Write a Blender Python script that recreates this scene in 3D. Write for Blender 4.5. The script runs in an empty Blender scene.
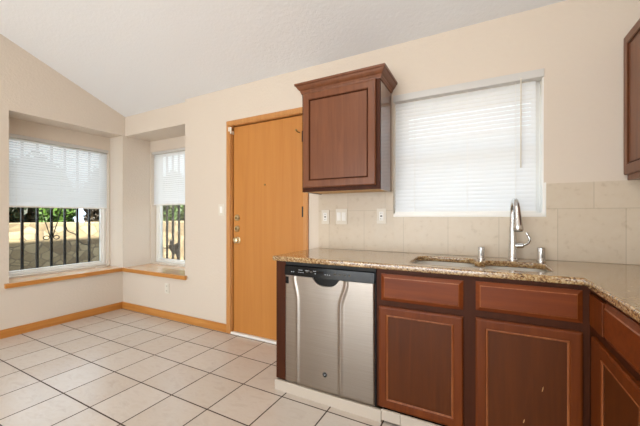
import bpy, bmesh, math, random
from mathutils import Vector, Matrix
random.seed(7)
S = bpy.context.scene
COL = S.collection
R = math.radians
PI = math.pi

# ------------------------------------------------------------------ camera, sky, sun, added fill lights, exposure
cd = bpy.data.cameras.new('camera'); cam = bpy.data.objects.new('camera', cd); COL.objects.link(cam)
cam.location = (0, 0, 1.16); cam.rotation_euler = (R(90), 0, .4858)
cd.sensor_width = 36; cd.lens = 17.449; cd.shift_y = .0061; cd.clip_start = .02
S.camera = cam

W = bpy.data.worlds.new('sky'); S.world = W; W.use_nodes = True
bg = W.node_tree.nodes['Background']; bg.inputs[0].default_value = (.76, .87, 1, 1); bg.inputs[1].default_value = 3.0

def light(name, kind, energy, color, loc, direction, **kw):
    d = bpy.data.lights.new(name, kind); d.energy = energy; d.color = color
    for k, v in kw.items(): setattr(d, k, v)
    o = bpy.data.objects.new(name, d); COL.objects.link(o); o.location = loc
    o.rotation_euler = Vector(direction).to_track_quat('-Z', 'Y').to_euler()
    return o
light('sun', 'SUN', 28.0, (1, .93, .82), (6, -6, 8), (-3.2, 2.5, -3.0), angle=R(.6))
# added fill lights behind the camera: a broad one at the rear, one overhead
light('fill_light_rear', 'AREA', 92, (.91, .955, 1), (-1.6, -3.30, 1.15), (-.22, 1, .26), shape='RECTANGLE', size=3.4, size_y=2.0)
light('fill_light_overhead', 'AREA', 24, (1, .95, .87), (-.9, -.3, 3.2), (0, 0, -1), shape='DISK', size=1.0)

vs = S.view_settings
vs.view_transform = 'Standard'; vs.look = 'None'; vs.gamma = 1; vs.use_curve_mapping = False
vs.exposure = 0.31

# ------------------------------------------------------------------ materials
def lin(h):
    h = h.lstrip('#'); out = []
    for i in (0, 2, 4):
        v = int(h[i:i+2], 16) / 255
        out.append(v / 12.92 if v <= .04045 else ((v + .055) / 1.055) ** 2.4)
    return (*out, 1)
class NT:
    def __init__(s, name):
        s.m = bpy.data.materials.new(name); s.m.use_nodes = True
        s.t = s.m.node_tree; s.p = s.t.nodes['Principled BSDF']; s.out = s.t.nodes['Material Output']
    def n(s, kind, **kw):
        nd = s.t.nodes.new(kind)
        for k, v in kw.items():
            if k.startswith('i_'):
                nd.inputs[k[2:].replace('_', ' ')].default_value = v
            else: setattr(nd, k, v)
        return nd
    def l(s, a, b): s.t.links.new(a, b)
    def coords(s, scale=(1, 1, 1), loc=(0, 0, 0), rot=(0, 0, 0)):
        g = s.n('ShaderNodeNewGeometry'); mp = s.n('ShaderNodeMapping')
        mp.inputs['Scale'].default_value = scale; mp.inputs['Location'].default_value = loc; mp.inputs['Rotation'].default_value = rot
        s.l(g.outputs['Position'], mp.inputs[0]); return mp.outputs[0]
    def ramp(s, fac, stops):
        r = s.n('ShaderNodeValToRGB'); e = r.color_ramp.elements
        while len(e) < len(stops): e.new(.5)
        for el, (p, c) in zip(e, stops): el.position = p; el.color = lin(c)
        s.l(fac, r.inputs[0]); return r.outputs[0]
    def bump(s, h, strength, dist=.01):
        b = s.n('ShaderNodeBump'); b.inputs['Strength'].default_value = strength; b.inputs['Distance'].default_value = dist
        s.l(h, b.inputs['Height']); s.l(b.outputs[0], s.p.inputs['Normal']); return b
def plain(name, c, rough=.5, metal=0, spec=.5, bump=None, coat=0):
    q = NT(name); q.p.inputs['Base Color'].default_value = lin(c); q.p.inputs['Roughness'].default_value = rough
    q.p.inputs['Metallic'].default_value = metal; q.p.inputs['Specular IOR Level'].default_value = spec
    q.p.inputs['Coat Weight'].default_value = coat
    # a faint procedural unevenness so no surface is perfectly flat in tone
    nz = q.n('ShaderNodeTexNoise', i_Scale=(bump[0] if bump else 35.), i_Detail=3.); q.l(q.coords(), nz.inputs['Vector'])
    if bump: q.bump(nz.outputs['Fac'], bump[1], bump[2])
    else:
        mr = q.n('ShaderNodeMapRange'); mr.inputs[3].default_value = max(0, rough - .03); mr.inputs[4].default_value = min(1, rough + .03)
        q.l(nz.outputs['Fac'], mr.inputs[0]); q.l(mr.outputs[0], q.p.inputs['Roughness'])
    return q.m
def plaster(name, c):
    q = NT(name)
    nz = q.n('ShaderNodeTexNoise', i_Scale=46., i_Detail=4., i_Roughness=.6); q.l(q.coords(), nz.inputs['Vector'])
    q.p.inputs['Base Color'].default_value = lin(c); q.p.inputs['Roughness'].default_value = .62; q.p.inputs['Specular IOR Level'].default_value = .3
    q.bump(nz.outputs['Fac'], .45, .006); return q.m
def wood(name, stops, rough=.3, grain=(28, 28, 1.6), rot=(0, 0, 0), scale=1.0, coat=0, spec=.5):
    q = NT(name); v = q.coords(grain, rot=rot)
    nz = q.n('ShaderNodeTexNoise', i_Scale=scale, i_Detail=6., i_Roughness=.6, i_Distortion=.6); q.l(v, nz.inputs['Vector'])
    q.l(q.ramp(nz.outputs['Fac'], stops), q.p.inputs['Base Color'])
    q.p.inputs['Roughness'].default_value = rough; q.p.inputs['Coat Weight'].default_value = coat; q.p.inputs['Specular IOR Level'].default_value = spec
    q.bump(nz.outputs['Fac'], .06, .004); return q.m

M = {}
M['wall'] = plaster('wall_paint', '#D9CCBD')
M['ceil'] = plaster('ceiling_paint', '#E8E9EB')
M['outer'] = plain('stucco', '#C9B79B', .9, bump=(30, .4, .01))
M['white'] = plain('white_vinyl', '#F0EEE9', .35)
M['headrail'] = plain('blind_headrail', '#CCC9C5', .4)
M['plate'] = plain('switch_plastic', '#DDD5C7', .35)
M['slot'] = plain('socket_slot', '#4A443C', .5)
M['black'] = plain('black_plastic', '#0A0B0D', .16, spec=.3)
M['blackmatte'] = plain('black_rubber', '#0C0B0B', .6)
M['iron'] = plain('black_iron', '#100F10', .5)
M['chrome'] = plain('chrome', '#D8D8D8', .2, 1)
M['brass'] = plain('aged_brass', '#DCCDA8', .33, 1)
M['keyway'] = plain('lock_cylinder', '#8E7A50', .35, 1)
M['sinkmetal'] = plain('sink_steel', '#E4E1DB', .42, .55)
M['drain'] = plain('drain_steel', '#8B8984', .25, 1)
M['tag'] = plain('pale_print', '#B9BEC4', .5)
M['kick'] = plain('kick_tile', '#C6BAAC', .35)
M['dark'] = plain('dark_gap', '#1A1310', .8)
M['soil'] = plain('soil', '#8A7860', .95, bump=(14, .5, .03))
M['oak'] = wood('oak_trim', [(.25, '#B47434'), (.55, '#C98B48'), (.8, '#D79E5E')], .35, (30, 1.6, 30))
M['oak_y'] = wood('oak_trim_left', [(.25, '#B06E2C'), (.55, '#C2813C'), (.8, '#CF9450')], .35, (30, 1.6, 30))
M['sill_glare_y'] = wood('oak_sill_left_glare', [(.25, '#D0A274'), (.55, '#DDB48A'), (.8, '#E6C29E')], .16, (30, 1.6, 30), coat=.4)  # sill oak paled: window glare and bounce put into the colour
M['sill_glare_x'] = wood('oak_sill_back_glare', [(.25, '#D0A274'), (.55, '#DDB48A'), (.8, '#E6C29E')], .16, (1.6, 30, 30), coat=.4)
M['oak_x'] = wood('oak_trim_back', [(.25, '#B06E2C'), (.55, '#C6863F'), (.8, '#D39A56')], .35, (1.6, 30, 30))
M['oak_z'] = wood('oak_casing', [(.25, '#B4783F'), (.55, '#C4894C'), (.8, '#CF9A60')], .38, (34, 34, 1.5))
M['doorwood'] = wood('door_veneer', [(.2, '#B57330'), (.5, '#BF7E39'), (.85, '#C68842')], .4, (14, 14, .7))
M['cherry'] = wood('cherry_stain', [(.2, '#56260A'), (.5, '#68300D'), (.85, '#783B12')], .42, (30, 30, 2.0), spec=.22)
M['cherry_h'] = wood('cherry_stain_level', [(.2, '#5C280B'), (.5, '#71330F'), (.85, '#834014')], .42, (2.0, 30, 30), spec=.25)
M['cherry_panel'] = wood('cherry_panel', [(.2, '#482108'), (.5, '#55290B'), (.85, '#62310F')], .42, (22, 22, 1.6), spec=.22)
M['cherry_up'] = wood('cherry_stain_upper', [(.2, '#623720'), (.5, '#744428'), (.85, '#835032')], .34, (30, 30, 2.0), spec=.4)
M['cherry_side'] = wood('cherry_side', [(.2, '#5E321D'), (.5, '#6E3E25'), (.85, '#7C4A2E')], .12, (30, 30, 2.0), coat=.6)
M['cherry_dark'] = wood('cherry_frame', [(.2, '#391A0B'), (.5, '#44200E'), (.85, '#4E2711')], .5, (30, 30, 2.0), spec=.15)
M['bead'] = wood('pale_bead', [(.3, '#763A1A'), (.55, '#905128'), (.8, '#AD7040')], .35, (40, 40, 6.0))  # paler strip around door panels and drawer fronts
M['rawwood'] = wood('raw_plywood', [(.25, '#C69A62'), (.75, '#D9B27C')], .6, (2, 30, 30))

def tile_floor():
    q = NT('floor_tile')
    br = q.n('ShaderNodeTexBrick', offset=0, squash=1)
    br.inputs['Scale'].default_value = 1; br.inputs['Mortar Size'].default_value = .0045; br.inputs['Mortar Smooth'].default_value = .1
    br.inputs['Brick Width'].default_value = .3235; br.inputs['Row Height'].default_value = .3200; br.inputs['Bias'].default_value = 0
    br.inputs['Color1'].default_value = lin('#D4CDC6'); br.inputs['Color2'].default_value = lin('#CDC3B9'); br.inputs['Mortar'].default_value = lin('#45362C')
    q.l(q.coords(loc=(1.799 + 20 * .3235, -1.336 + 30 * .32, 0)), br.inputs['Vector'])
    nz = q.n('ShaderNodeTexNoise', i_Scale=9., i_Detail=6., i_Roughness=.62, i_Distortion=.7); q.l(q.coords((1, 2.2, 1)), nz.inputs['Vector'])
    vein = q.ramp(nz.outputs['Fac'], [(.3, '#E9DFD6'), (.5, '#FBF8F4'), (.72, '#F0E6DA')])
    mx = q.n('ShaderNodeMix', data_type='RGBA', blend_type='MULTIPLY'); mx.inputs['Factor'].default_value = .55
    q.l(br.outputs['Color'], mx.inputs['A']); q.l(vein, mx.inputs['B']); q.l(mx.outputs['Result'], q.p.inputs['Base Color'])
    q.p.inputs['Roughness'].default_value = .28
    inv = q.n('ShaderNodeMath', operation='MULTIPLY_ADD'); inv.inputs[1].default_value = -1; inv.inputs[2].default_value = 1
    q.l(br.outputs['Fac'], inv.inputs[0])
    ad = q.n('ShaderNodeMath', operation='MULTIPLY_ADD'); ad.inputs[1].default_value = .12; q.l(nz.outputs['Fac'], ad.inputs[0]); q.l(inv.outputs[0], ad.inputs[2])
    q.bump(ad.outputs[0], .25, .003)
    rg = q.n('ShaderNodeMath', operation='MULTIPLY_ADD'); rg.inputs[1].default_value = .5; rg.inputs[2].default_value = .27
    q.l(br.outputs['Fac'], rg.inputs[0]); q.l(rg.outputs[0], q.p.inputs['Roughness'])
    return q.m
M['floor'] = tile_floor()
def tile_splash():
    q = NT('backsplash_tile')
    br = q.n('ShaderNodeTexBrick', offset=.45, squash=1)
    br.inputs['Scale'].default_value = 1; br.inputs['Mortar Size'].default_value = .0022; br.inputs['Mortar Smooth'].default_value = .2
    br.inputs['Brick Width'].default_value = .3055; br.inputs['Row Height'].default_value = .311
    br.inputs['Color1'].default_value = lin('#D2C4B0'); br.inputs['Color2'].default_value = lin('#CCBEAA'); br.inputs['Mortar'].default_value = lin('#BBAD97')
    g = q.n('ShaderNodeNewGeometry'); sp = q.n('ShaderNodeSeparateXYZ'); cb = q.n('ShaderNodeCombineXYZ')
    q.l(g.outputs['Position'], sp.inputs[0])
    a = q.n('ShaderNodeMath', operation='ADD'); a.inputs[1].default_value = .83 + .3055 * 20.0; q.l(sp.outputs[0], a.inputs[0])
    b = q.n('ShaderNodeMath', operation='ADD'); b.inputs[1].default_value = -.898 + .311 * 9; q.l(sp.outputs[2], b.inputs[0])
    q.l(a.outputs[0], cb.inputs[0]); q.l(b.outputs[0], cb.inputs[1]); q.l(cb.outputs[0], br.inputs['Vector'])
    nz = q.n('ShaderNodeTexNoise', i_Scale=22., i_Detail=5., i_Roughness=.6); q.l(q.coords(), nz.inputs['Vector'])
    vein = q.ramp(nz.outputs['Fac'], [(.28, '#D9CDBC'), (.42, '#FAF6F0'), (.7, '#FFFFFF')])
    mx = q.n('ShaderNodeMix', data_type='RGBA', blend_type='MULTIPLY'); mx.inputs['Factor'].default_value = .5
    q.l(br.outputs['Color'], mx.inputs['A']); q.l(vein, mx.inputs['B']); q.l(mx.outputs['Result'], q.p.inputs['Base Color'])
    q.p.inputs['Roughness'].default_value = .34; q.bump(br.outputs['Fac'], -.2, .002)
    return q.m
M['splash'] = tile_splash()
def granite():
    q = NT('speckled_granite')
    v1 = q.n('ShaderNodeTexVoronoi', i_Scale=150.); q.l(q.coords(), v1.inputs['Vector'])
    n1 = q.n('ShaderNodeTexNoise', i_Scale=85., i_Detail=5., i_Roughness=.7); q.l(q.coords(), n1.inputs['Vector'])
    n2 = q.n('ShaderNodeTexNoise', i_Scale=14., i_Detail=4.); q.l(q.coords(), n2.inputs['Vector'])
    sp = q.n('ShaderNodeSeparateColor'); q.l(v1.outputs['Color'], sp.inputs[0])
    a = q.n('ShaderNodeMath', operation='MULTIPLY_ADD'); a.inputs[1].default_value = .55; q.l(sp.outputs[0], a.inputs[0])
    m = q.n('ShaderNodeMath', operation='MULTIPLY'); m.inputs[1].default_value = .45; q.l(n1.outputs['Fac'], m.inputs[0]); q.l(m.outputs[0], a.inputs[2])
    c = q.ramp(a.outputs[0], [(.18, '#3E2A1A'), (.30, '#7D5A36'), (.45, '#A38056'), (.62, '#B59668'), (.78, '#CBB58E')])
    mx = q.n('ShaderNodeMix', data_type='RGBA', blend_type='MULTIPLY'); mx.inputs['Factor'].default_value = .5
    q.l(c, mx.inputs['A']); q.l(q.ramp(n2.outputs['Fac'], [(.35, '#CDBB9F'), (.65, '#FFFFFF')]), mx.inputs['B'])
    q.l(mx.outputs['Result'], q.p.inputs['Base Color'])
    q.p.inputs['Roughness'].default_value = .14; q.p.inputs['Specular IOR Level'].default_value = .6; q.p.inputs['Coat Weight'].default_value = .6; q.p.inputs['Coat Roughness'].default_value = .06
    return q.m
M['granite'] = granite()
def steel():
    q = NT('brushed_steel'); nz = q.n('ShaderNodeTexNoise', i_Scale=1., i_Detail=4.); q.l(q.coords((3, 3, 420)), nz.inputs['Vector'])
    q.l(q.ramp(nz.outputs['Fac'], [(.3, '#9C938A'), (.7, '#A9A097')]), q.p.inputs['Base Color'])
    q.p.inputs['Metallic'].default_value = 1; q.p.inputs['Roughness'].default_value = .3
    q.bump(nz.outputs['Fac'], .03, .001); return q.m
M['steel'] = steel()
def slat_mat(name, f):
    q = NT(name); q.p.inputs['Base Color'].default_value = lin('#E6E8EA'); q.p.inputs['Roughness'].default_value = .45
    tr = q.n('ShaderNodeBsdfTranslucent'); tr.inputs[0].default_value = lin('#FDFDFD'); mx = q.n('ShaderNodeMixShader'); mx.inputs[0].default_value = f
    q.l(q.p.outputs[0], mx.inputs[1]); q.l(tr.outputs[0], mx.inputs[2]); q.l(mx.outputs[0], q.out.inputs[0])
    nz = q.n('ShaderNodeTexNoise', i_Scale=60.); q.l(q.coords(), nz.inputs['Vector']); q.bump(nz.outputs['Fac'], .03, .001)
    return q.m
M['slat'] = slat_mat('blind_slat', .55); M['slat_dense'] = slat_mat('blind_slat_dense', .14); M['slat_mid'] = slat_mat('blind_slat_mid', .25)
def glass():
    q = NT('window_glass'); tr = q.n('ShaderNodeBsdfTransparent'); gl = q.n('ShaderNodeBsdfGlossy'); gl.inputs['Roughness'].default_value = .02
    tr.inputs[0].default_value = (.96, .98, .97, 1)
    fr = q.n('ShaderNodeLayerWeight'); fr.inputs[0].default_value = .25
    ml = q.n('ShaderNodeMath', operation='MULTIPLY'); ml.inputs[1].default_value = .35; q.l(fr.outputs['Fresnel'], ml.inputs[0])
    mx = q.n('ShaderNodeMixShader'); q.l(ml.outputs[0], mx.inputs[0]); q.l(tr.outputs[0], mx.inputs[1]); q.l(gl.outputs[0], mx.inputs[2])
    q.l(mx.outputs[0], q.out.inputs[0]); return q.m
M['glass'] = glass()
def stone():
    q = NT('pale_fieldstone')
    v = q.n('ShaderNodeTexVoronoi', feature='DISTANCE_TO_EDGE', i_Scale=4.6); q.l(q.coords((1, 1, 1.5)), v.inputs['Vector'])
    vc = q.n('ShaderNodeTexVoronoi', i_Scale=4.6); q.l(q.coords((1, 1, 1.5)), vc.inputs['Vector'])
    n = q.n('ShaderNodeTexNoise', i_Scale=11., i_Detail=5.); q.l(q.coords(), n.inputs['Vector'])
    sp = q.n('ShaderNodeSeparateColor'); q.l(vc.outputs['Color'], sp.inputs[0])
    ad = q.n('ShaderNodeMath', operation='MULTIPLY_ADD'); ad.inputs[1].default_value = .55; q.l(sp.outputs[0], ad.inputs[0])
    ml = q.n('ShaderNodeMath', operation='MULTIPLY'); ml.inputs[1].default_value = .45; q.l(n.outputs['Fac'], ml.inputs[0]); q.l(ml.outputs[0], ad.inputs[2])
    c = q.ramp(ad.outputs[0], [(.2, '#5A4D3A'), (.5, '#6E6149'), (.8, '#7E725A')])
    mk = q.n('ShaderNodeMath', operation='LESS_THAN'); mk.inputs[1].default_value = .03; q.l(v.outputs['Distance'], mk.inputs[0])
    mx = q.n('ShaderNodeMix', data_type='RGBA'); q.l(mk.outputs[0], mx.inputs['Factor']); q.l(c, mx.inputs['A']); mx.inputs['B'].default_value = lin('#4E4436')
    q.l(mx.outputs['Result'], q.p.inputs['Base Color']); q.p.inputs['Roughness'].default_value = .9
    q.bump(v.outputs['Distance'], .5, .03); return q.m
M['stone'] = stone()
def leaf(name, a, b):
    q = NT(name); n = q.n('ShaderNodeTexNoise', i_Scale=9.); q.l(q.coords(), n.inputs['Vector'])
    c = q.ramp(n.outputs['Fac'], [(.35, a), (.65, b)]); q.l(c, q.p.inputs['Base Color']); q.p.inputs['Roughness'].default_value = .5
    tr = q.n('ShaderNodeBsdfTranslucent'); q.l(c, tr.inputs[0]); mx = q.n('ShaderNodeMixShader'); mx.inputs[0].default_value = .3
    q.l(q.p.outputs[0], mx.inputs[1]); q.l(tr.outputs[0], mx.inputs[2]); q.l(mx.outputs[0], q.out.inputs[0]); return q.m
M['leaf_bright'] = leaf('bright_leaves', '#243A10', '#446022')
M['leaf_dark'] = leaf('dark_leaves', '#10180B', '#1D2814')
M['leaf_dry'] = leaf('dry_leaves', '#1F1911', '#332A1E')
M['bark'] = plain('bark', '#4B3C2E', .9, bump=(30, .6, .01))

# ------------------------------------------------------------------ mesh helpers
def bx(bm, x0, x1, y0, y1, z0, z1, bev=0, seg=2):
    r = bmesh.ops.create_cube(bm, size=1)['verts']
    for v in r: v.co = Vector(((x0 + x1) / 2 + v.co.x * (x1 - x0), (y0 + y1) / 2 + v.co.y * (y1 - y0), (z0 + z1) / 2 + v.co.z * (z1 - z0)))
    if bev:
        es = list({e for v in r for e in v.link_edges})
        bmesh.ops.bevel(bm, geom=es, offset=bev, segments=seg, profile=.5, affect='EDGES')
def prism(bm, pts, axis, a, b):
    """extrude a 2-D outline along axis; outline coordinates are the two other axes in x,y,z order"""
    def mk(p, t):
        c = list(p); c.insert(axis, t); return bm.verts.new(c)
    A = [mk(p, a) for p in pts]; B = [mk(p, b) for p in pts]; n = len(pts)
    bm.faces.new(A); bm.faces.new(B[::-1])
    for i in range(n): bm.faces.new((A[i], B[i], B[(i + 1) % n], A[(i + 1) % n]))
def lathe(bm, prof, origin=(0, 0, 0), axis=(0, 0, 1), seg=24):
    q = Vector((0, 0, 1)).rotation_difference(Vector(axis)); o = Vector(origin); rings = []
    for r, h in prof:
        if r < 1e-6: rings.append([bm.verts.new(o + q @ Vector((0, 0, h)))])
        else: rings.append([bm.verts.new(o + q @ Vector((r * math.cos(2 * PI * k / seg), r * math.sin(2 * PI * k / seg), h))) for k in range(seg)])
    for A, B in zip(rings, rings[1:]):
        for k in range(seg):
            k2 = (k + 1) % seg
            if len(A) == 1 and len(B) == 1: continue
            if len(A) == 1: bm.faces.new((A[0], B[k], B[k2]))
            elif len(B) == 1: bm.faces.new((A[k], A[k2], B[0]))
            else: bm.faces.new((A[k], A[k2], B[k2], B[k]))
    for g, rv in ((rings[0], True), (rings[-1], False)):
        if len(g) > 1: bm.faces.new(g[::-1] if rv else g)
def tube(bm, pts, rad, seg=10):
    pts = [Vector(p) for p in pts]; n = len(pts)
    rad = rad if isinstance(rad, (list, tuple)) else [rad] * n
    rings = []; up = None
    for i, p in enumerate(pts):
        t = (pts[min(i + 1, n - 1)] - pts[max(i - 1, 0)]).normalized()
        if up is None: up = t.orthogonal().normalized()
        up = (up - t * up.dot(t)).normalized(); w = t.cross(up)
        rings.append([bm.verts.new(p + (up * math.cos(2 * PI * k / seg) + w * math.sin(2 * PI * k / seg)) * rad[i]) for k in range(seg)])
    for A, B in zip(rings, rings[1:]):
        for k in range(seg): bm.faces.new((A[k], A[(k + 1) % seg], B[(k + 1) % seg], B[k]))
    bm.faces.new(rings[0][::-1]); bm.faces.new(rings[-1])
def smooth_path(pts, n=8):
    P = [Vector(p) for p in pts]; P = [2 * P[0] - P[1]] + P + [2 * P[-1] - P[-2]]; out = []
    for i in range(1, len(P) - 2):
        a, b, c, d = P[i - 1:i + 3]
        for k in range(n):
            t = k / n
            out.append(.5 * ((2 * b) + (c - a) * t + (2 * a - 5 * b + 4 * c - d) * t * t + (3 * b - a - 3 * c + d) * t ** 3))
    out.append(P[-2]); return out
def obj(name, bm, m, parent=None, smooth=False, label=None):
    bmesh.ops.recalc_face_normals(bm, faces=bm.faces)
    me = bpy.data.meshes.new(name); bm.to_mesh(me); bm.free()
    for mm in (m if isinstance(m, (list, tuple)) else [m]): me.materials.append(M[mm] if isinstance(mm, str) else mm)
    o = bpy.data.objects.new(name, me); COL.objects.link(o)
    if smooth:
        for p in me.polygons: p.use_smooth = True
        try: me.set_sharp_from_angle(angle=R(40))
        except Exception: pass
    if parent:
        o.parent = parent; o.location = -Vector(parent.location)
        if parent.parent: o.location -= Vector(parent.parent.location) * 0
    if label: o['label'] = label
    return o
def child(name, bm, m, parent, smooth=False, label=None):
    """mesh data in world coordinates, parented so that it stays where it is"""
    o = obj(name, bm, m, None, smooth, label); o.parent = parent
    w = Vector((0, 0, 0)); p = parent
    while p: w += Vector(p.location); p = p.parent
    o.location = -w; return o
def box(name, m, dims, parent=None, bev=0, smooth=False, label=None):
    bm = bmesh.new(); bx(bm, *dims, bev)
    return child(name, bm, m, parent, smooth, label) if parent else obj(name, bm, m, None, smooth, label)
def thing(name, label, cat, loc, group=None):
    o = bpy.data.objects.new(name, None); COL.objects.link(o); o.location = loc; o.empty_display_size = .1
    o['label'] = label; o['category'] = cat
    if group: o['group'] = group
    return o
def tag(o, label, cat, group=None):
    o['label'] = label; o['category'] = cat
    if group: o['group'] = group
    return o
def struct(o, label=None):
    o['kind'] = 'structure'
    if label: o['label'] = label
    return o

# ------------------------------------------------------------------ room measures
XL, YB, XR = -4.066, 2.32, 1.02         # left wall, back wall, right wall
XA, YA = -4.345, 2.69                   # window walls at the back of the two alcoves
XO, YO = -4.55, 2.87                    # outer faces
YJ, XJ = 1.25, -2.90                    # alcove ends
SILL, SOF = .49, 2.195
YR = -3.4
def zc(y): return 2.45 + .40 * (2.32 - y) if y > -.8 else 3.698 - .40 * (-.8 - y)

box_floor = bmesh.new(); bx(box_floor, XO - .0, XR + .14, YR - .14, YO, -.12, 0); struct(obj('floor', box_floor, 'floor'), 'pale square ceramic floor tiles with dark grout')
bm = bmesh.new()
prism(bm, [(YO + .05, zc(YO + .05)), (-.8, zc(-.8)), (-5.6, zc(-5.6)), (-5.6, zc(-5.6) + .12), (-.8, zc(-.8) + .12), (YO + .05, zc(YO + .05) + .12)], 0, XO - .05, XR + .16)  # rear end runs past the wall as an added, unseen sun block
struct(obj('ceiling', bm, 'ceil'), 'vaulted white textured ceiling')

bm = bmesh.new()   # left wall with its window alcove
prism(bm, [(YR, 0), (YJ, 0), (YJ, zc(YJ) + .02), (-.8, zc(-.8) + .02), (YR, zc(YR) + .02)], 0, XO, XL)
bx(bm, XO, XL, YJ, YB, 0, SILL - .005)
prism(bm, [(YJ, SOF), (YB, SOF), (YB, zc(YB) + .02), (YJ, zc(YJ) + .02)], 0, XO, XL)
bx(bm, XO, XA, YJ, YB, SILL - .005, .535)
bx(bm, XO, XA, YJ, YB, 2.03, SOF)
bx(bm, XO, XA, YJ, 1.30, .535, 2.03)
bx(bm, XO, XA, 2.305, YB, .535, 2.03)
struct(obj('wall_left', bm, 'wall'))
bm = bmesh.new(); bx(bm, XO, XL, YB, YO, 0, SOF); prism(bm, [(YB, SOF), (YO, SOF), (YO, zc(YO) + .02), (YB, zc(YB) + .02)], 0, XO, XL); struct(obj('wall_corner', bm, 'wall'))
bm = bmesh.new()   # back wall
bx(bm, XL, XJ, YB, YO, 0, SILL - .005)
prism(bm, [(YB + .03, SOF), (YO, SOF), (YO, zc(YO) + .02), (YB + .03, zc(YB + .03) + .02)], 0, XL, XJ)
bx(bm, XL, XJ, YA, YO, SILL - .005, .535); bx(bm, XL, XJ, YA, YO, 2.05, SOF)
bx(bm, XL, -4.05, YA, YO, .535, 2.05); bx(bm, -2.98, XJ, YA, YO, .535, 2.05)
def wallseg(x0, x1, z0=0, z1=None):
    if z1 is not None: bx(bm, x0, x1, YB, YO, z0, z1)
    else: prism(bm, [(YB, z0), (YO, z0), (YO, zc(YO) + .02), (YB, zc(YB) + .02)], 0, x0, x1)
wallseg(XJ, -2.245); wallseg(-2.245, -1.365, 2.083); wallseg(-1.365, -.60); wallseg(-.60, .325, 0, 1.178); wallseg(-.60, .325, 2.045); wallseg(.325, XR + .14)
struct(obj('wall_back', bm, 'wall'))
bm = bmesh.new(); prism(bm, [(YR, 0), (YB, 0), (YB, zc(YB) + .02), (-.8, zc(-.8) + .02), (YR, zc(YR) + .02)], 0, XR, XR + .14); struct(obj('wall_right', bm, 'wall'))
bm = bmesh.new(); bx(bm, XL, -3.5, YR - .14, YR, 0, zc(YR)); bx(bm, .5, XR, YR - .14, YR, 0, zc(YR)); bx(bm, -3.5, .5, YR - .14, YR, 2.35, zc(YR)); struct(obj('wall_rear', bm, 'wall'))
bm = bmesh.new(); bx(bm, XO - .08, XO, YR - .14, 2.5, 2.3, 3.48); bx(bm, XO - .08, XO, YR - .14, YO + .05, -.1, .4); struct(obj('wall_shade_parapet', bm, 'outer'), 'added unseen stucco parapet above the left wall, shading the garden wall')  # unseen parapet, added to cast shade on the lower garden wall
# unseen glass door added to go with the rear fill light: frame and pane
bm = bmesh.new()
for x0, x1, z0, z1 in ((-3.5, -3.43, 0, 2.35), (.43, .5, 0, 2.35), (-1.54, -1.46, 0, 2.35), (-3.5, .5, 0, .06), (-3.5, .5, 2.28, 2.35)): bx(bm, x0, x1, YR - .1, YR - .03, z0, z1, .004)
d2 = struct(obj('added_door', bm, 'white'), 'added white framed sliding glass door, unseen, at the rear fill light')
bm = bmesh.new(); bx(bm, -3.43, -1.54, YR - .07, YR - .064, .06, 2.28); child('glass_pane', bm, 'glass', d2)
bm = bmesh.new(); bx(bm, -1.46, .43, YR - .07, YR - .064, .06, 2.28); child('glass_pane', bm, 'glass', d2)

# baseboards
bm = bmesh.new(); bx(bm, XL, XL + .014, YR, YB, 0, .083, .003); struct(obj('baseboard_left', bm, 'oak_y'), 'orange oak baseboard')
bm = bmesh.new(); bx(bm, XL + .014, -2.275, YB - .014, YB, 0, .083, .003); struct(obj('baseboard_back', bm, 'oak_x'), 'orange oak baseboard')

# wooden window sills of the two alcoves, mitred where they meet at the corner
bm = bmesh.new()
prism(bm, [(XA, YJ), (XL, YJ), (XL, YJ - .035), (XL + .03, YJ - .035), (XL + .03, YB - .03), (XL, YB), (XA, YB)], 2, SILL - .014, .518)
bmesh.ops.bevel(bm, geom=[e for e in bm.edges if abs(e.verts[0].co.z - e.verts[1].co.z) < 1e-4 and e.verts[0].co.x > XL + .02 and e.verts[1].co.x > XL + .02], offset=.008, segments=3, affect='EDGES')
t1 = struct(obj('trim_1', bm, 'sill_glare_y'), 'oak sill board of the left window')
bm = bmesh.new(); prism(bm, [(XL + .016, YJ - .036), (XL + .031, YJ - .036), (XL + .031, YB - .031), (XL + .016, YB - .016)], 2, SILL - .016, .5165); child('nosing', bm, 'oak_y', t1)
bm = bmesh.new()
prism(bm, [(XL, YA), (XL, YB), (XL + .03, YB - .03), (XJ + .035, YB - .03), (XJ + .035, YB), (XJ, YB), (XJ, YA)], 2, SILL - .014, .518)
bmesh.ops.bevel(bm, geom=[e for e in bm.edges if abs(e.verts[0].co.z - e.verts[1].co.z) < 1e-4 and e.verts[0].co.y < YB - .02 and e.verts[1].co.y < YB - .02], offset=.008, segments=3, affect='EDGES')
t2 = struct(obj('trim_2', bm, 'sill_glare_x'), 'oak sill board of the narrow alcove window')
bm = bmesh.new(); prism(bm, [(XL + .016, YB - .016), (XL + .031, YB - .031), (XJ + .036, YB - .031), (XJ + .036, YB - .016)], 2, SILL - .016, .5165); child('nosing', bm, 'oak_x', t2)

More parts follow.
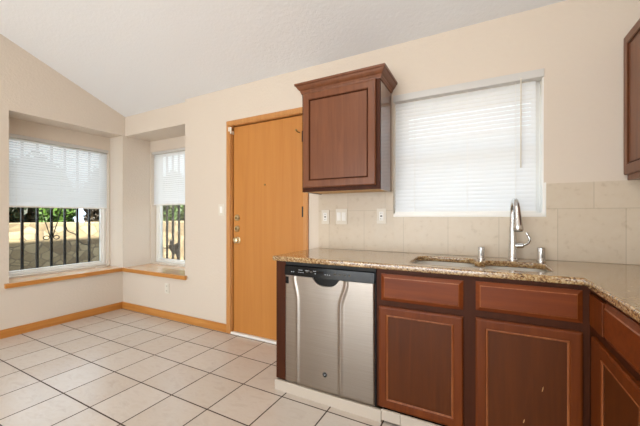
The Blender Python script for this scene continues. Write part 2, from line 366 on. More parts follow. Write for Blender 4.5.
# ------------------------------------------------------------------ windows
def frame_ring(bm, a0, a1, z0, z1, w, axis, d0, d1, wb=None):
    wb = wb or w
    for p0, p1, q0, q1 in ((a0, a0 + w, z0, z1), (a1 - w, a1, z0, z1), (a0 + w, a1 - w, z0, z0 + wb), (a0 + w, a1 - w, z1 - w, z1)):
        if axis == 'x': bx(bm, d0, d1, p0, p1, q0, q1, .003)      # window in a wall of constant x
        else: bx(bm, p0, p1, d0, d1, q0, q1, .003)
bm = bmesh.new(); frame_ring(bm, 1.30, 2.305, .535, 2.03, .028, 'x', -4.50, -4.42); frame_ring(bm, 1.32, 2.285, .555, 2.01, .026, 'x', -4.485, -4.445)
w1 = struct(obj('window_1', bm, 'white'), 'wide white vinyl window of the left alcove')
bm = bmesh.new(); bx(bm, -4.467, -4.462, 1.34, 2.265, .575, 1.985); child('glass_pane', bm, 'glass', w1)
bm = bmesh.new(); frame_ring(bm, -4.05, -2.98, .535, 2.05, .028, 'y', 2.765, 2.84); frame_ring(bm, -4.03, -3.0, .555, 2.03, .026, 'y', 2.785, 2.82)
w2 = struct(obj('window_2', bm, 'white'), 'white vinyl window of the back alcove')
bm = bmesh.new(); bx(bm, -4.01, -3.02, 2.8, 2.805, .575, 2.01); child('glass_pane', bm, 'glass', w2)
bm = bmesh.new(); frame_ring(bm, -.60, .325, 1.178, 2.045, .045, 'y', 2.42, 2.50)
bx(bm, -.555, .28, 2.43, 2.48, 1.585, 1.625, .003)                          # meeting rail
bx(bm, .318, .325, YB - .002, 2.42, 1.178, 2.045); bx(bm, -.60, .318, YB - .002, 2.42, 1.178, 1.186)   # white jamb liner
bx(bm, .325, .336, YB - .010, YB + .01, 1.168, 1.37, .002); bx(bm, -.60, .336, YB - .010, YB + .01, 1.160, 1.178, .002)  # white edge trim against tile
w3 = struct(obj('window_3', bm, 'white'), 'white vinyl window above the sink')
for z0, z1 in ((1.22, 1.588), (1.62, 2.0)):
    bm = bmesh.new(); bx(bm, -.557, .282, 2.455, 2.46, z0, z1); child('glass_pane', bm, 'glass', w3)

def blind(label, a0, a1, ztop, zbot, axis, d, sgn, tilt=62, wand=None, cords=(), valance=.055, proud=.0, vext=0, slat='slat', pitch=.0272):
    """venetian blind hanging in the plane axis=d; sgn points to the room"""
    def P(a, q, z): return (d + sgn * q, a, z) if axis == 'x' else (a, d + sgn * q, z)
    def B(bm, a, b, q0, q1, z0, z1, bev=0):
        lo, hi = sorted((d + sgn * q0, d + sgn * q1))
        if axis == 'x': bx(bm, lo, hi, a, b, z0, z1, bev)
        else: bx(bm, a, b, lo, hi, z0, z1, bev)
    mid = (a0 + a1) / 2
    t = thing('window_blind', label, 'blind', P(mid, 0, zbot))
    bm = bmesh.new(); B(bm, a0 - .005, a1 + .005 + vext, -.02, .03 + proud, ztop - valance, ztop, .004); child('headrail', bm, 'headrail', t)
    n = int((ztop - valance - zbot - .02) / pitch); bm = bmesh.new()
    w = .0318; ct, st = math.cos(R(tilt)), math.sin(R(tilt))
    for k in range(n):
        z = zbot + .024 + k * pitch + .008; rows = []
        da = random.uniform(-.0003, .0003)
        for j in range(5):
            s = -w / 2 + w * j / 4; h = .0022 * (1 - (2 * s / w) ** 2)
            q = s * ct + h * st; zz = z + da - s * st + h * ct
            rows.append([bm.verts.new(P(a, q, zz)) for a in (a0 + .004, a1 - .004)])
        for A, C in zip(rows, rows[1:]): bm.faces.new((A[0], A[1], C[1], C[0]))
    child('slats', bm, slat, t, True)
    bm = bmesh.new(); B(bm, a0 + .002, a1 - .002, -.013, .013, zbot, zbot + .018, .003); child('bottom_rail', bm, 'white', t)
    for a in cords:
        bm = bmesh.new()
        tube(bm, [P(a, .014, ztop - valance), P(a, .014, zbot + .01)], .0011, 5); tube(bm, [P(a, -.014, ztop - valance), P(a, -.014, zbot + .01)], .0011, 5)
        child('ladder_cord', bm, 'white', t)
    if wand:
        bm = bmesh.new(); tube(bm, [P(wand[0], .034 + proud, ztop - valance + .01), P(wand[0], .032, wand[1])], .0038, 8); child('tilt_wand', bm, 'plate', t)
    return t, P
b1, P1 = blind('wide white blind lowered halfway in the larger left window', 1.303, 2.302, 2.03, 1.262, 'x', -4.385, 1, cords=(1.40, 1.80, 2.20), valance=.035)
bm = bmesh.new(); tube(bm, smooth_path([P1(2.285, .035, 2.0), P1(2.287, .035, 1.3), P1(2.28, .04, .70), P1(2.283, .05, .545)], 6), .0022, 6); child('pull_cord', bm, 'plate', b1)
bm = bmesh.new(); tube(bm, smooth_path([P1(2.283, .05, .542), P1(2.25, .09, .523), P1(2.17, .11, .522), P1(2.12, .09, .522), P1(2.16, .07, .522), P1(2.23, .09, .526)], 8), .0035, 6); child('pull_cord', bm, 'plate', b1)
blind('white blind lowered halfway in the smaller window by the corner', -4.055, -2.98, 2.055, 1.318, 'y', 2.735, -1, cords=(-3.95, -3.55, -3.15), valance=.035, slat='slat_mid')
blind('fully lowered white blind in the window above the sink', -.597, .292, 2.068, 1.180, 'y', 2.352, -1, tilt=69, slat='slat_dense', wand=(.206, 1.47), cords=(-.45, -.10, .18), valance=.05, proud=.012, vext=.03)

# ------------------------------------------------------------------ entry door
bm = bmesh.new(); bx(bm, -2.206, -1.392, 2.335, 2.378, .022, 2.053, .002)
d1 = struct(obj('door_1', bm, 'doorwood'), 'flat orange-brown wooden entry door')
bm = bmesh.new()                                   # oak jamb lining the opening
bx(bm, -2.245, -2.212, YB, 2.46, 0, 2.083); bx(bm, -1.386, -1.365, YB, 2.46, 0, 2.083); bx(bm, -2.212, -1.386, YB, 2.46, 2.06, 2.083)
bx(bm, -2.212, -2.19, 2.38, 2.40, 0, 2.06); bx(bm, -1.41, -1.386, 2.38, 2.40, 0, 2.06); bx(bm, -2.212, -1.386, 2.38, 2.40, 2.04, 2.06)
child('jamb', bm, 'oak_z', d1)
bm = bmesh.new()
def casing_leg(x0, x1):
    bx(bm, x0, x1, YB - .016, YB, 0, 2.113, .004); bx(bm, x0 + .012, x1 - .012, YB - .019, YB - .012, 0, 2.10, .003)
casing_leg(-2.277, -2.222); casing_leg(-1.382, -1.334)
bx(bm, -2.277, -1.334, YB - .0165, YB, 2.063, 2.114, .004); bx(bm, -2.265, -1.346, YB - .0195, YB - .012, 2.075, 2.102, .003)
struct(obj('trim_3', bm, 'oak_z'), 'oak door casing')
bm = bmesh.new(); bx(bm, -2.225, -1.375, YB - .012, 2.46, 0, .02, .004); struct(obj('trim_4', bm, 'white'), 'white door threshold')
for z in (1.151, 1.044):
    bm = bmesh.new(); lathe(bm, [(.032, 0), (.032, .006), (.026, .014), (.021, .020), (0, .020)], (-2.158, 2.335, z), (0, -1, 0)); o = child('deadbolt', bm, 'brass', d1, True)
    bm = bmesh.new(); lathe(bm, [(.012, 0), (.012, .004), (0, .004)], (-2.158, 2.315, z), (0, -1, 0), 16); bx(bm, -2.160, -2.156, 2.308, 2.312, z - .007, z + .007); child('keyhole', bm, 'keyway', o)
bm = bmesh.new(); lathe(bm, [(.034, 0), (.034, .005), (.026, .012), (.014, .014), (.013, .018), (.022, .022), (.028, .032), (.0275, .040), (.020, .046), (0, .048)], (-2.150, 2.335, .930), (0, -1, 0)); child('door_knob', bm, 'brass', d1, True)
bm = bmesh.new(); lathe(bm, [(.009, 0), (.009, .004), (.004, .004), (.004, .001), (0, .001)], (-1.817, 2.335, 1.462), (0, -1, 0), 14); child('peephole', bm, 'keyway', d1, True)
for z in (1.205, .25, 1.86):
    bm = bmesh.new(); tube(bm, [(-1.392, 2.314, z - .046), (-1.392, 2.314, z + .046)], .0085, 10); bx(bm, -1.398, -1.386, 2.316, 2.336, z - .045, z + .045, .001); child('hinge', bm, 'blackmatte', d1)
bm = bmesh.new(); tube(bm, smooth_path([(-1.434, 2.334, 1.905), (-1.437, 2.30, 1.902), (-1.437, 2.285, 1.91)], 5), .004, 8); lathe(bm, [(.009, 0), (.009, .008), (0, .008)], (-1.437, 2.283, 1.912), (0, -1, .2), 10); child('door_stop', bm, 'keyway', d1)
bm = bmesh.new(); bx(bm, -2.235, -2.195, YB - .034, YB - .019, 2.005, 2.045, .003); bx(bm, -2.215, -2.20, 2.29, 2.335, 1.98, 2.01, .002)
tag(obj('door_sensor', bm, 'plate'), 'small white alarm sensor at the upper left corner of the door', 'sensor')

# ------------------------------------------------------------------ wall plates
def plate(name, label, cat, x, z, kind, group=None, w=.072, h=.117, yf=YB):
    t = thing(name, label, cat, (x, yf, z), group)
    box('cover_plate', 'plate', (x - w / 2, x + w / 2, yf - .006, yf, z - h / 2, z + h / 2), t, .002)
    if kind == 'outlet':
        for dz in (-.026, .026):
            s = box('socket', 'plate', (x - .017, x + .017, yf - .0085, yf - .005, z + dz - .014, z + dz + .014), t, .002)
            for dx in (-.006, .006):
                bm = bmesh.new(); bx(bm, x + dx - .0013, x + dx + .0013, yf - .0092, yf - .008, z + dz - .003, z + dz + .006); child('slot', bm, 'slot', s)
            bm = bmesh.new(); lathe(bm, [(.0024, 0), (.0024, .0008), (0, .0008)], (x, yf - .0083, z + dz - .008), (0, -1, 0), 8); child('ground_hole', bm, 'slot', s)
    elif kind == 'gfci':
        s = box('socket', 'white', (x - .0165, x + .0165, yf - .0085, yf - .005, z - .034, z + .034), t, .001)
        for dz in (-.022, .022):
            for dx in (-.006, .006):
                bm = bmesh.new(); bx(bm, x + dx - .0013, x + dx + .0013, yf - .0092, yf - .008, z + dz - .004, z + dz + .005); child('slot', bm, 'slot', s)
        box('reset_button', 'slot', (x - .008, x + .008, yf - .0095, yf - .008, z - .005, z + .005), t)
    elif kind == 'rocker':
        for dx in ((0,) if w < .09 else (-.022, .022)):
            bm = bmesh.new(); prism(bm, [(yf - .005, z - .033), (yf - .0075, z - .033), (yf - .0105, z + .033), (yf - .005, z + .033)], 0, x + dx - .016, x + dx + .016); child('rocker', bm, 'white', t)
    return t
plate('light_switch', 'white light switch on the wall just left of the door', 'switch', -2.355, 1.232, 'rocker', w=.078)
plate('wall_outlet', 'small white outlet low on the wall below the corner window', 'outlet', -3.20, .345, 'outlet')
plate('wall_outlet', 'outlet on the backsplash nearest the door, left of the double switch', 'outlet', -1.168, 1.160, 'gfci', yf=2.312)
plate('light_switch', 'wide double rocker switch between the two backsplash outlets', 'switch', -1.022, 1.163, 'rocker', w=.100, h=.125, yf=2.312)
plate('wall_outlet', 'outlet on the backsplash just left of the sink window', 'outlet', -.690, 1.166, 'gfci', yf=2.312)

# ------------------------------------------------------------------ backsplash tile
bm = bmesh.new()
bx(bm, -1.235, -.60, 2.312, YB, .898, 1.363, .001); bx(bm, -.60, .336, 2.312, YB, .898, 1.160, .001); bx(bm, .336, XR, 2.312, YB, .898, 1.363, .001)
struct(obj('trim_5', bm, 'splash'), 'beige tile backsplash')

# ------------------------------------------------------------------ cabinet fronts
def front(kind, parent, a0, a1, z0, z1, axis, d, sgn, mat, matp, fw=.055, label=None, part=None, bead='bead', wide=0):
    """overlay door or drawer front in plane axis=d, outer face towards sgn; frame, recessed panel, paler bead"""
    def P(a, q, z): return (d + sgn * q, a, z) if axis == 'x' else (a, d + sgn * q, z)
    def W(o): return wide if o >= fw - 1e-6 and kind == 'door' else 0      # extra width of the stile on the a1 side
    def ring(bm, o0, q0, o1, q1):
        A = [bm.verts.new(P(*c)) for c in ((a0 + o0, q0, z0 + o0), (a1 - o0 - W(o0), q0, z0 + o0), (a1 - o0 - W(o0), q0, z1 - o0), (a0 + o0, q0, z1 - o0))]
        B = [bm.verts.new(P(*c)) for c in ((a0 + o1, q1, z0 + o1), (a1 - o1 - W(o1), q1, z0 + o1), (a1 - o1 - W(o1), q1, z1 - o1), (a0 + o1, q1, z1 - o1))]
        for i in range(4): bm.faces.new((A[i], A[(i + 1) % 4], B[(i + 1) % 4], B[i]))
        return A, B
    bm = bmesh.new(); T = .019
    if kind == 'door':
        ring(bm, 0, -T, 0, -.006); ring(bm, 0, -.006, .006, -.001); ring(bm, .006, -.001, .012, 0); ring(bm, .012, 0, fw, 0); ring(bm, fw, 0, fw + .004, -.004)
        A, B = ring(bm, 0, -T, .02, -T); bm.faces.new(B)
        bmesh.ops.remove_doubles(bm, verts=bm.verts, dist=1e-5)
        o = child(part or 'door', bm, mat, parent, label=label)
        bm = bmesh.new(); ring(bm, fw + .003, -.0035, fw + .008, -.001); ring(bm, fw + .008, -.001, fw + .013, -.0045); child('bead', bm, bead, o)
        bm = bmesh.new(); A, B = ring(bm, fw + .012, -.0075, fw + .0125, -.0075); bm.faces.new(B); ring(bm, fw + .012, -.0045, fw + .012, -.0075)
        child('panel', bm, matp, o)
    else:
        ring(bm, 0, -T, 0, -.012); ring(bm, 0, -.012, .018, -.003)
        A, B = ring(bm, 0, -T, .01, -T); bm.faces.new(B)
        A, B = ring(bm, .022, 0, .023, 0); bm.faces.new(B)
        bmesh.ops.remove_doubles(bm, verts=bm.verts, dist=1e-5)
        o = child(part or 'drawer', bm, mat, parent, label=label)
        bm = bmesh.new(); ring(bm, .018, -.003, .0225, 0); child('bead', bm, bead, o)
    return o

FY = 1.714                # door faces of the sink run
FR = FY + .019            # its face frame
def zz(z): return 1.16 + z
# sink base cabinet
sb = thing('sink_base_cabinet', 'long dark cherry base cabinet under the sink with two doors and two false drawers', 'cabinet', (-.07, 2.0, 0))
bm = bmesh.new()
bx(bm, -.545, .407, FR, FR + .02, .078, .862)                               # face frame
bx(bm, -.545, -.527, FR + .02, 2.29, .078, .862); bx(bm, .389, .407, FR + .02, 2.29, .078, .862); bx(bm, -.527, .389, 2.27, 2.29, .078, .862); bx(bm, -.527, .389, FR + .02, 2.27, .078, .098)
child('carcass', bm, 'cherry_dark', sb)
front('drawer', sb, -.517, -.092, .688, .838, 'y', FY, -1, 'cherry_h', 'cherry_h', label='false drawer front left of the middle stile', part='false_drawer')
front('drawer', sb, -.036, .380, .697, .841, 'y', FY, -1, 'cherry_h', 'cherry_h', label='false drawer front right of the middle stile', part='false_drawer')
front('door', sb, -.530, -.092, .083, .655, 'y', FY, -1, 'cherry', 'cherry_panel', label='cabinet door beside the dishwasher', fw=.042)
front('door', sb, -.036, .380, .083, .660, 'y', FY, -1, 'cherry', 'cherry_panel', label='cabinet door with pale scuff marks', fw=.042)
# pale scuffs on the second door
for x, z, w, h, s in ((.237, .376, .0022, .013, .002), (.165, .209, .003, .010, .002), (.035, .645, .002, .005, 0)):
    bm = bmesh.new()
    V = [bm.verts.new((x + dx * w + s * dz, FY + .0068, z + dz * h)) for dx, dz in ((-.6, -1), (.5, -.8), (.9, .2), (.3, 1), (-.4, .5))]; bm.faces.new(V)
    r = bmesh.ops.extrude_face_region(bm, geom=list(bm.faces)); bmesh.ops.translate(bm, vec=(0, .001, 0), verts=[v for v in r['geom'] if isinstance(v, bmesh.types.BMVert)])
    child('scuff_mark', bm, 'rawwood', sb)
# corner run along the right wall
FX = .390
rb = thing('base_cabinet', 'cherry base cabinet along the right wall with drawer over door', 'cabinet', (.70, 1.4, 0))
bm = bmesh.new()
bx(bm, .4075, .427, 1.06, FR + .019, .078, .862); bx(bm, .427, 1.0, 1.06, 1.08, .078, .862); bx(bm, .427, 1.0, 1.08, 2.29, .078, .098); bx(bm, .98, 1.0, 1.08, 2.29, .098, .862)
child('carcass', bm, 'cherry_dark', rb)
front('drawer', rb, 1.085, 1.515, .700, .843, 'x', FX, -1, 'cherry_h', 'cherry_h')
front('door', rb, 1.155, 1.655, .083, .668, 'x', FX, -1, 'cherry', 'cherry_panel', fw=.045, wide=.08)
box('filler_panel', 'cherry', (FX + .004, .4075, 1.532, 1.69, .706, .835), rb, .002)
# end panel left of the dishwasher
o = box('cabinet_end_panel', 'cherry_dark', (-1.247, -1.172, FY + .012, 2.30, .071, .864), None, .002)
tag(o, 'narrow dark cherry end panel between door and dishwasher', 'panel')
# kick strip faced with tile
bm = bmesh.new(); bx(bm, -1.247, -.513, 1.706, 1.722, 0, .068, .001); bx(bm, -1.247, -1.232, 1.722, 2.29, 0, .068, .001)
tag(obj('kick_plate', bm, 'kick'), 'long cream tile kick strip below the dishwasher', 'kick plate')
t = thing('kick_plate', 'broken tiled kick strip below the sink cabinet doors', 'kick plate', (-.1, 1.72, 0))
box('tile_strip', 'kick', (-.511, -.406, 1.708, 1.721, .016, .075), t, .0015); box('tile_strip', 'kick', (-.404, -.10, 1.708, 1.721, .016, .075), t, .0015); box('tile_strip', 'kick', (-.098, .40, 1.708, 1.721, .016, .075), t, .0015)
box('gap_shade_board', 'dark', (-.509, .40, 1.74, 1.76, 0, .076), t)  # near-black board standing in for the shade in the gap under the strip
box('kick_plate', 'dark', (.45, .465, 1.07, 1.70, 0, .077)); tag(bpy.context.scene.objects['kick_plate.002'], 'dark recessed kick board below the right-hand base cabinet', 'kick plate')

# ------------------------------------------------------------------ countertop with two bowl cut-outs
def rrect(x0, x1, y0, y1, r, n=6):
    out = []
    for cx, cy, a in ((x1 - r, y1 - r, 0), (x0 + r, y1 - r, 90), (x0 + r, y0 + r, 180), (x1 - r, y0 + r, 270)):
        for k in range(n + 1): out.append((cx + r * math.cos(R(a + 90 * k / n)), cy + r * math.sin(R(a + 90 * k / n))))
    return out
BOWLS = [(-.385, -.045, 1.79, 2.18), (.000, .296, 1.79, 2.135)]
_l, _r = rrect(*BOWLS[0], .07), rrect(*BOWLS[1], .07)
CUT = _r[:7] + [(x, y) for x, y in _r[7:12]] + [(.008, 2.062), (-.02, 2.050), (-.048, 2.062)] + _l[1:7] + _l[7:21] + _r[21:28]
cu = bpy.data.curves.new('c', 'CURVE'); cu.dimensions = '2D'; cu.fill_mode = 'BOTH'; cu.extrude = .0085; cu.bevel_depth = .008; cu.bevel_resolution = 3; cu.offset = -.008
for pts in ([(-1.262, 1.705), (.378, 1.705), (.378, 1.0), (1.018, 1.0), (1.018, 2.318), (-1.262, 2.318)], CUT):
    sp = cu.splines.new('POLY'); sp.points.add(len(pts) - 1); sp.use_cyclic_u = True
    for p, c in zip(sp.points, pts): p.co = (*c, 0, 1)
tmp = bpy.data.objects.new('tmp', cu); COL.objects.link(tmp); tmp.location.z = .881
dg = bpy.context.evaluated_depsgraph_get(); me = bpy.data.meshes.new_from_object(tmp.evaluated_get(dg)); bpy.data.objects.remove(tmp); bpy.data.curves.remove(cu)
me.materials.clear(); me.materials.append(M['granite'])
for p in me.polygons: p.use_smooth = True
try: me.set_sharp_from_angle(angle=R(40))
except Exception: pass
o = bpy.data.objects.new('countertop', me); COL.objects.link(o); o.location.z = .881
tag(o, 'L-shaped speckled brown granite countertop with bullnose edge', 'countertop')

# sink
sk = thing('kitchen_sink', 'double-bowl stainless sink set under the granite', 'sink', (-.04, 1.98, .70))
for i, (x0, x1, y0, y1) in enumerate(BOWLS):
    bm = bmesh.new(); rings = []
    for e, z, r in ((.022, .8635, .08), (-.004, .8635, .07), (-.004, .845, .07), (.0, .70, .06), (-.02, .682, .05)):
        rings.append([bm.verts.new((x, y, z)) for x, y in rrect(x0 - e, x1 + e, y0 - e, y1 + e, r)])
    for A, B in zip(rings, rings[1:]):
        n = len(A)
        for k in range(n): bm.faces.new((A[k], A[(k + 1) % n], B[(k + 1) % n], B[k]))
    bm.faces.new(rings[-1])
    bw = child('bowl', bm, 'sinkmetal', sk, True)
    cx, cy = (x0 + x1) / 2, (y0 + y1) / 2
    bm = bmesh.new(); lathe(bm, [(.045, .0), (.045, .002), (.036, .003), (.030, -.0), (0, -.0)], (cx, cy, .6825)); child('drain', bm, 'drain', bw, True)

# faucet
fa = thing('kitchen_faucet', 'tall chrome pull-down faucet behind the sink', 'faucet', (.155, 2.235, .898))
FXC, FYC = .157, 2.232
bm = bmesh.new(); lathe(bm, [(.029, 0), (.029, .006), (.025, .012), (.0225, .02), (.021, .10), (.0185, .18), (.015, .23), (.013, .25)], (FXC, FYC, .898)); child('body', bm, 'chrome', fa, True)
bm = bmesh.new()
arc = [(FXC, FYC, 1.13)] + [(FXC + .012 * (1 - math.cos(R(a))) / 2, FYC - .065 * (1 - math.cos(R(a))), 1.178 + .078 * math.sin(R(a))) for a in range(0, 166, 15)]
tube(bm, arc, .0155, 14); child('spout', bm, 'chrome', fa, True)
e = Vector(arc[-1]); bm = bmesh.new()
tube(bm, [e + Vector((0, .004, .022)), e, e + Vector((.001, -.010, -.035)), e + Vector((.003, -.018, -.085)), e + Vector((.004, -.021, -.112)), e + Vector((.004, -.021, -.116))], [.0155, .0175, .020, .0245, .0265, .023], 16)
h = child('spray_head', bm, 'chrome', fa, True)
bm = bmesh.new(); lathe(bm, [(.021, 0), (.021, .004), (0, .004)], e + Vector((.0043, -.0225, -.121)), (0, -.02, 1), 16); child('nozzle', bm, 'slot', h)
bm = bmesh.new(); tube(bm, [(FXC + .012, FYC, .985), (FXC + .052, FYC - .004, .988)], [.017, .0155], 14); lathe(bm, [(.0155, 0), (.012, .006), (0, .008)], (FXC + .052, FYC - .004, .988), (1, 0, 0), 14); child('valve', bm, 'chrome', fa, True)
bm = bmesh.new(); tube(bm, smooth_path([(FXC + .045, FYC - .004, .99), (FXC + .07, FYC - .012, .998), (FXC + .084, FYC - .02, 1.02), (FXC + .077, FYC - .02, 1.046), (FXC + .067, FYC - .018, 1.066)], 5), [.008] * 8 + [.0075] * 8 + [.0055] * 5, 10); child('lever', bm, 'chrome', fa, True)
def cap(name, label, cat, x, y, h, r):
    t = thing(name, label, cat, (x, y, .898))
    bm = bmesh.new(); lathe(bm, [(r * 1.12, 0), (r * 1.12, .005), (r, .008), (r, h - .004), (r - .004, h), (0, h)], (x, y, .898)); child('cap', bm, 'chrome', t, True)
    bm = bmesh.new(); bx(bm, x - .002, x + .006, y - r - .001, y - r + .004, .898 + .02, .898 + h - .012, .001); child('vent_slot', bm, 'drain', t)
    return t
cap('sink_air_gap', 'chrome cylinder cap behind the sink, left of the faucet', 'cap', -.014, 2.205, .072, .0195)
cap('sink_air_gap', 'chrome cylinder cap behind the sink, right of the faucet', 'cap', .300, 2.235, .080, .0205)

# ------------------------------------------------------------------ dishwasher
dw = thing('dishwasher', 'stainless steel dishwasher with black control panel', 'dishwasher', (-.857, 2.0, .07))
X0, X1 = -1.166, -.553
box('tub', 'blackmatte', (X0 - .002, X1 + .006, FY + .012, 2.28, .072, .863), dw)
bm = bmesh.new()           # stainless door: sheet with two soft ridges shaped to stand in for bright reflection streaks
NX, NZ = 120, 60; zb, zt = .073, .776
PX, PW, PD = -.862, .092, .046           # pocket centre, half width, depth
def lip(x):
    s = min(1, abs(x - PX) / PW); return zt - PD * (1 - s ** 3.2) if abs(x - PX) < PW else zt
def streak_ridge(x, z, c0, c1, w):
    f = min(1, max(0, (z - .62) / .15)); f = f * f * (3 - 2 * f); c = c0 + (c1 - c0) * f
    return math.exp(-((x - c) / w) ** 2)
grid = []
for i in range(NX + 1):
    x = X0 + (X1 - X0) * i / NX; row = []
    for j in range(NZ + 1):
        z = zb + (lip(x) - zb) * j / NZ; u = (x - X0) / (X1 - X0)
        y = FY - .003 - .006 * math.sin(PI * u) - .0065 * streak_ridge(x, z, -.760, -.722, .011) - .0045 * streak_ridge(x, z, -1.066, -1.092, .009)
        ed = min(1, u / .015, (1 - u) / .015, (z - zb) / .01 + .0); y += .008 * (1 - max(0, ed)) ** 2
        row.append(bm.verts.new((x, y, z)))
    grid.append(row)
for i in range(NX):
    for j in range(NZ): bm.faces.new((grid[i][j], grid[i + 1][j], grid[i + 1][j + 1], grid[i][j + 1]))
bd = [e for e in bm.edges if e.is_boundary]; r = bmesh.ops.extrude_edge_only(bm, edges=bd)
for v in r['geom']:
    if isinstance(v, bmesh.types.BMVert): v.co.y = FY + .014
dd = child('door', bm, 'steel', dw, True)
bm = bmesh.new(); bx(bm, X0 + .006, X0 + .03, FY - .0065, FY + .001, .722, .768, .002); child('badge', bm, 'black', dd, label='small black badge at the top left of the steel door')
bm = bmesh.new(); lathe(bm, [(.0165, 0), (.0165, .003), (.0135, .0035), (.0135, .002), (0, .002)], (-.866, FY - .0088, .187), (0, -1, 0), 24); em = child('emblem', bm, 'drain', dd, True, 'round maker emblem near the bottom of the door')
bm = bmesh.new(); lathe(bm, [(.0125, 0), (.0125, .001), (0, .001)], (-.866, FY - .0109, .187), (0, -1, 0), 20); child('emblem_face', bm, 'black', em)
bm = bmesh.new()
for sx in (-.004, .004):
    pts = [(-.866 + sx + .0035 * math.cos(R(a)), FY - .0122, .187 + .0045 * math.sin(R(a))) for a in range(30, 340, 30)]; tube(bm, pts, .0007, 5)
child('emblem_mark', bm, 'tag', em)
# control panel, its top, and the black pocket behind the steel lip
bm = bmesh.new(); prism(bm, [(FY - .006, .778), (FY - .003, .838), (FY + .02, .846), (FY + .03, .846), (FY + .03, .778)], 0, X0, X1)
cp = child('control_panel', bm, 'black', dw)
bm = bmesh.new(); bx(bm, X0 + .004, X1, FY + .02, FY + .03, .846, .863); child('vent_strip', bm, 'blackmatte', cp)
bm = bmesh.new(); bx(bm, PX - PW, PX + PW, FY + .004, FY + .012, .728, .778); child('handle_pocket', bm, 'black', dw)
for x in (-1.115, -1.10, -1.06, -1.045, -1.03, -.94, -.87, -.855, -.84):
    bm = bmesh.new(); bx(bm, x, x + .008, FY - .0060, FY - .0035, .801, .804); child('print', bm, 'tag', cp)
for x in (-1.06, -1.01, -.95):
    bm = bmesh.new(); bx(bm, x, x + .03, FY - .0052, FY - .0025, .816, .8185); child('print', bm, 'tag', cp)
for x in (-1.005, -.975, -.81, -.775, -.745, -.715):
    bm = bmesh.new(); bx(bm, x, x + .018, FY - .0062, FY - .002, .806, .816, .002); child('button', bm, 'slot', cp)
bm = bmesh.new(); bx(bm, -.93, -.875, FY - .006, FY - .0025, .803, .822, .001); child('display', bm, M['black'], cp)

# ------------------------------------------------------------------ wall cabinets
uc = thing('wall_cabinet', 'cherry wall cabinet with crown moulding left of the sink window', 'cabinet', (-.915, 2.17, 1.35))
UX0, UX1, UY = -1.219, -.613, 2.022
bm = bmesh.new()
bx(bm, UX0, UX1, UY, UY + .02, 1.348, 2.10, .001); bx(bm, UX0, UX0 + .014, UY + .02, 2.312, 1.348, 2.10); bx(bm, UX0 + .014, UX1 - .014, UY + .02, 2.312, 2.08, 2.10); bx(bm, UX0 + .014, UX1 - .014, 2.302, 2.312, 1.37, 2.08)
child('carcass', bm, 'cherry_dark', uc)
bm = bmesh.new(); bx(bm, UX1 - .014, UX1, UY + .02, 2.312, 1.348, 2.10, .001); child('side_panel', bm, 'cherry_side', uc)
bm = bmesh.new(); bx(bm, UX0 + .014, UX1 - .014, UY + .02, 2.302, 1.352, 1.366); bx(bm, UX0 + .014, UX1 - .014, UY + .02, UY + .04, 1.345, 1.352, .001); child('bottom_board', bm, 'rawwood', uc, label='pale unfinished underside')
front('door', uc, -1.206, -.640, 1.377, 2.085, 'y', UY - .019, -1, 'cherry_up', 'cherry_up', fw=.050, bead='cherry_dark')
prof = [(0, 2.088), (.006, 2.088), (.008, 2.097), (.012, 2.103), (.013, 2.110), (.022, 2.118), (.031, 2.131), (.037, 2.143), (.044, 2.146), (.046, 2.160), (0, 2.160)]
bm = bmesh.new(); loops = []
for o_, z in prof:
    loops.append([bm.verts.new(c) for c in ((UX0 - o_, 2.312, z), (UX0 - o_, UY - o_, z), (UX1 + o_, UY - o_, z), (UX1 + o_, 2.312, z))])
for A, B in zip(loops, loops[1:]):
    for k in range(3): bm.faces.new((A[k], A[k + 1], B[k + 1], B[k]))
bm.faces.new(loops[-1]); 
for k in (0, 3): bm.faces.new([L[k] for L in loops])
child('crown_moulding', bm, 'cherry_up', uc)
# right wall cabinet
rc = thing('wall_cabinet', 'wall cabinet cut off by the right edge of the picture', 'cabinet', (.86, 2.0, 1.36))
bm = bmesh.new(); bx(bm, .702, 1.018, 1.55, 2.31, 1.362, 2.15, .002); child('carcass', bm, 'cherry_up', rc)
front('door', rc, 1.90, 2.308, 1.392, 2.152, 'x', .683, -1, 'cherry_up', 'cherry_up', fw=.05, bead='cherry_dark')
front('door', rc, 1.555, 1.89, 1.392, 2.152, 'x', .683, -1, 'cherry_up', 'cherry_up', fw=.05, bead='cherry_dark')

# ------------------------------------------------------------------ unseen ceiling fixture, added for the overhead fill light
cl = thing('added_ceiling_light', 'added round ceiling fixture behind the viewer for the overhead fill light', 'added fixture', (-.9, -.3, 3.3))
bm = bmesh.new(); lathe(bm, [(.03, 0), (.03, .28), (0, .28)], (-.9, -.3, 3.24), seg=16); lathe(bm, [(.17, 0), (.17, .02), (0, .03)], (-.9, -.3, 3.22)); child('mount', bm, 'white', cl, True)

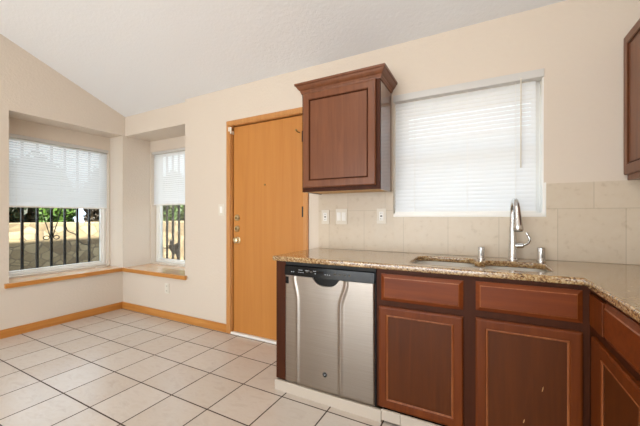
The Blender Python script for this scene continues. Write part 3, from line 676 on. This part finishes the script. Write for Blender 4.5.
# ------------------------------------------------------------------ outside: ground, stone wall, bars, planting
bm = bmesh.new(); bx(bm, -16, 6, -9, 14, -.30, -.12); struct(obj('ground', bm, 'soil'), 'bare yard ground')
bm = bmesh.new(); bx(bm, -7.9, -7.6, -4, 9, -.13, 1.05, .02); struct(obj('wall_garden', bm, 'stone'), 'pale stone garden wall outside the corner windows')
def bars(label, name, axis, d, spots, z0, z1, rails, a0, a1):
    def P(a, z, q=0): return (d + q, a, z) if axis == 'x' else (a, d + q, z)
    t = thing(name, label, 'window bars', P((a0 + a1) / 2, z0))
    for a in spots:
        bm = bmesh.new(); c = P(a, 0); bx(bm, c[0] - .011, c[0] + .011, c[1] - .011, c[1] + .011, z0, z1); child('bar', bm, 'iron', t)
    for z in rails:
        bm = bmesh.new()
        if axis == 'x': bx(bm, d - .007, d + .007, a0, a1, z - .012, z + .012)
        else: bx(bm, a0, a1, d - .007, d + .007, z - .012, z + .012)
        child('rail', bm, 'iron', t)
        for a in (a0 + .006, a1 - .006):
            bm = bmesh.new(); c = P(a, z)
            if axis == 'x': bx(bm, d, XO + .004, a - .006, a + .006, z - .006, z + .006)
            else: bx(bm, a - .006, a + .006, YO - .004, d, z - .006, z + .006)
            child('mounting_bracket', bm, 'iron', t)
    return t, P
t, P = bars('black iron bars outside the wide left window', 'window_bars', 'x', -4.62, [1.26 + .135 * k for k in range(9)], .50, 2.05, (.52, 2.03), 1.25, 2.36)
for s in (-1, 1):
    bm = bmesh.new()
    sp = [P(1.80 + s * .095, 1.24), P(1.80 + s * .06, 1.10), P(1.80 + s * .02, .95)]
    sp += [P(1.80 + s * (.02 + .036 * (1 - math.cos(R(a))) * (1 - a / 900)), .915 - .03 * math.sin(R(a)) * (1 - a / 700)) for a in range(0, 400, 40)]
    tube(bm, smooth_path(sp, 4), .0055, 6); child('scroll', bm, 'iron', t)
bm = bmesh.new(); tube(bm, smooth_path([P(1.95, 1.03), P(1.97, .98), P(2.03, .95), P(2.06, .93)], 4), .0055, 6); child('scroll', bm, 'iron', t)
bm = bmesh.new(); tube(bm, smooth_path([P(2.08, .85), P(2.13, .81), P(2.19, .79)], 4), .0055, 6); child('scroll', bm, 'iron', t)
t, P = bars('black iron bars outside the narrower corner window', 'window_bars', 'y', 2.95, [-4.202 + .129 * k for k in range(10)], .50, 2.07, (.52, 2.05), -4.21, -3.0)
# iron animal figure fixed to the bars
out = [(-4.045, .70), (-4.06, .745), (-4.035, .755), (-4.03, .80), (-4.015, .835), (-4.0, .80), (-3.985, .77), (-3.95, .755), (-3.90, .775), (-3.85, .80), (-3.815, .81), (-3.83, .76), (-3.845, .70),
       (-3.86, .66), (-3.85, .60), (-3.845, .545), (-3.87, .545), (-3.885, .60), (-3.90, .635), (-3.935, .625), (-3.955, .58), (-3.965, .545), (-3.99, .545), (-3.98, .60), (-3.99, .65), (-4.02, .68)]
bm = bmesh.new(); prism(bm, out, 1, 2.9615, 2.973); 
o = obj('iron_figure', bm, 'iron'); tag(o, 'black iron animal silhouette on the bars of the narrower corner window', 'ornament')
bm = bmesh.new(); tube(bm, [(-4.205, 2.970, .70), (-4.04, 2.970, .705)], .008, 6); child('mounting_arm', bm, 'iron', o)

def shrub(name, label, x, y, z0, rx, ry, rz, n, mat, size, cat='shrub', trunk=True):
    t = thing(name, label, cat, (x, y, -.12))
    bm = bmesh.new(); rnd = random.Random(hash((round(x * 100), round(y * 100))) & 0xffff)
    for _ in range(n):
        while True:
            p = Vector((rnd.uniform(-1, 1), rnd.uniform(-1, 1), rnd.uniform(-1, 1)))
            if .35 < p.length < 1: break
        w = .9 + .2 * math.sin(5 * p.x + 3 * p.z + x) * math.cos(4 * p.y + 2 * p.z)
        c = Vector((x + p.x * rx * w, y + p.y * ry * w, z0 + rz + p.z * rz * w))
        a = Vector((rnd.gauss(0, 1), rnd.gauss(0, 1), rnd.gauss(0, 1))).normalized(); b = a.orthogonal().normalized(); s = size * rnd.uniform(.6, 1.3)
        V = [bm.verts.new(c + q) for q in (a * s, b * s * .45, -a * s, -b * s * .45)]; bm.faces.new(V)
    child('foliage', bm, mat, t)
    bm = bmesh.new()
    for k in range(4):
        q = (x + rnd.uniform(-.5, .5) * rx, y + rnd.uniform(-.5, .5) * ry, z0 + rz * rnd.uniform(.8, 1.4))
        tube(bm, smooth_path([(x + .03 * k - .05, y, -.125), ((x + q[0]) / 2 + .05, (y + q[1]) / 2, (q[2]) * .5), q], 4), .018, 6)
    child('stem', bm, 'bark', t)
shrub('garden_shrub', 'dark leafy shrub behind the stone wall at the far left of the window', -8.6, 2.30, .45, .5, .54, 1.1, 4200, 'leaf_dark', .085)
shrub('garden_shrub', 'bright green shrub behind the stone wall at the middle of the left window', -8.6, 3.42, .60, .5, .34, .9, 3600, 'leaf_bright', .075)
shrub('garden_shrub', 'dry brown shrub behind the stone wall near the right end of the left window', -8.6, 4.38, .60, .5, .40, .9, 3300, 'leaf_dry', .08)
shrub('garden_shrub', 'green shrub behind the stone wall seen through the narrower corner window', -8.6, 6.60, .60, .6, .95, 1.0, 6000, 'leaf_bright', .08)
shrub('garden_shrub', 'taller dark shrub filling the gap far behind the stone wall in the left window', -10.3, 3.55, .60, .5, .62, 1.1, 4000, 'leaf_dark', .09)
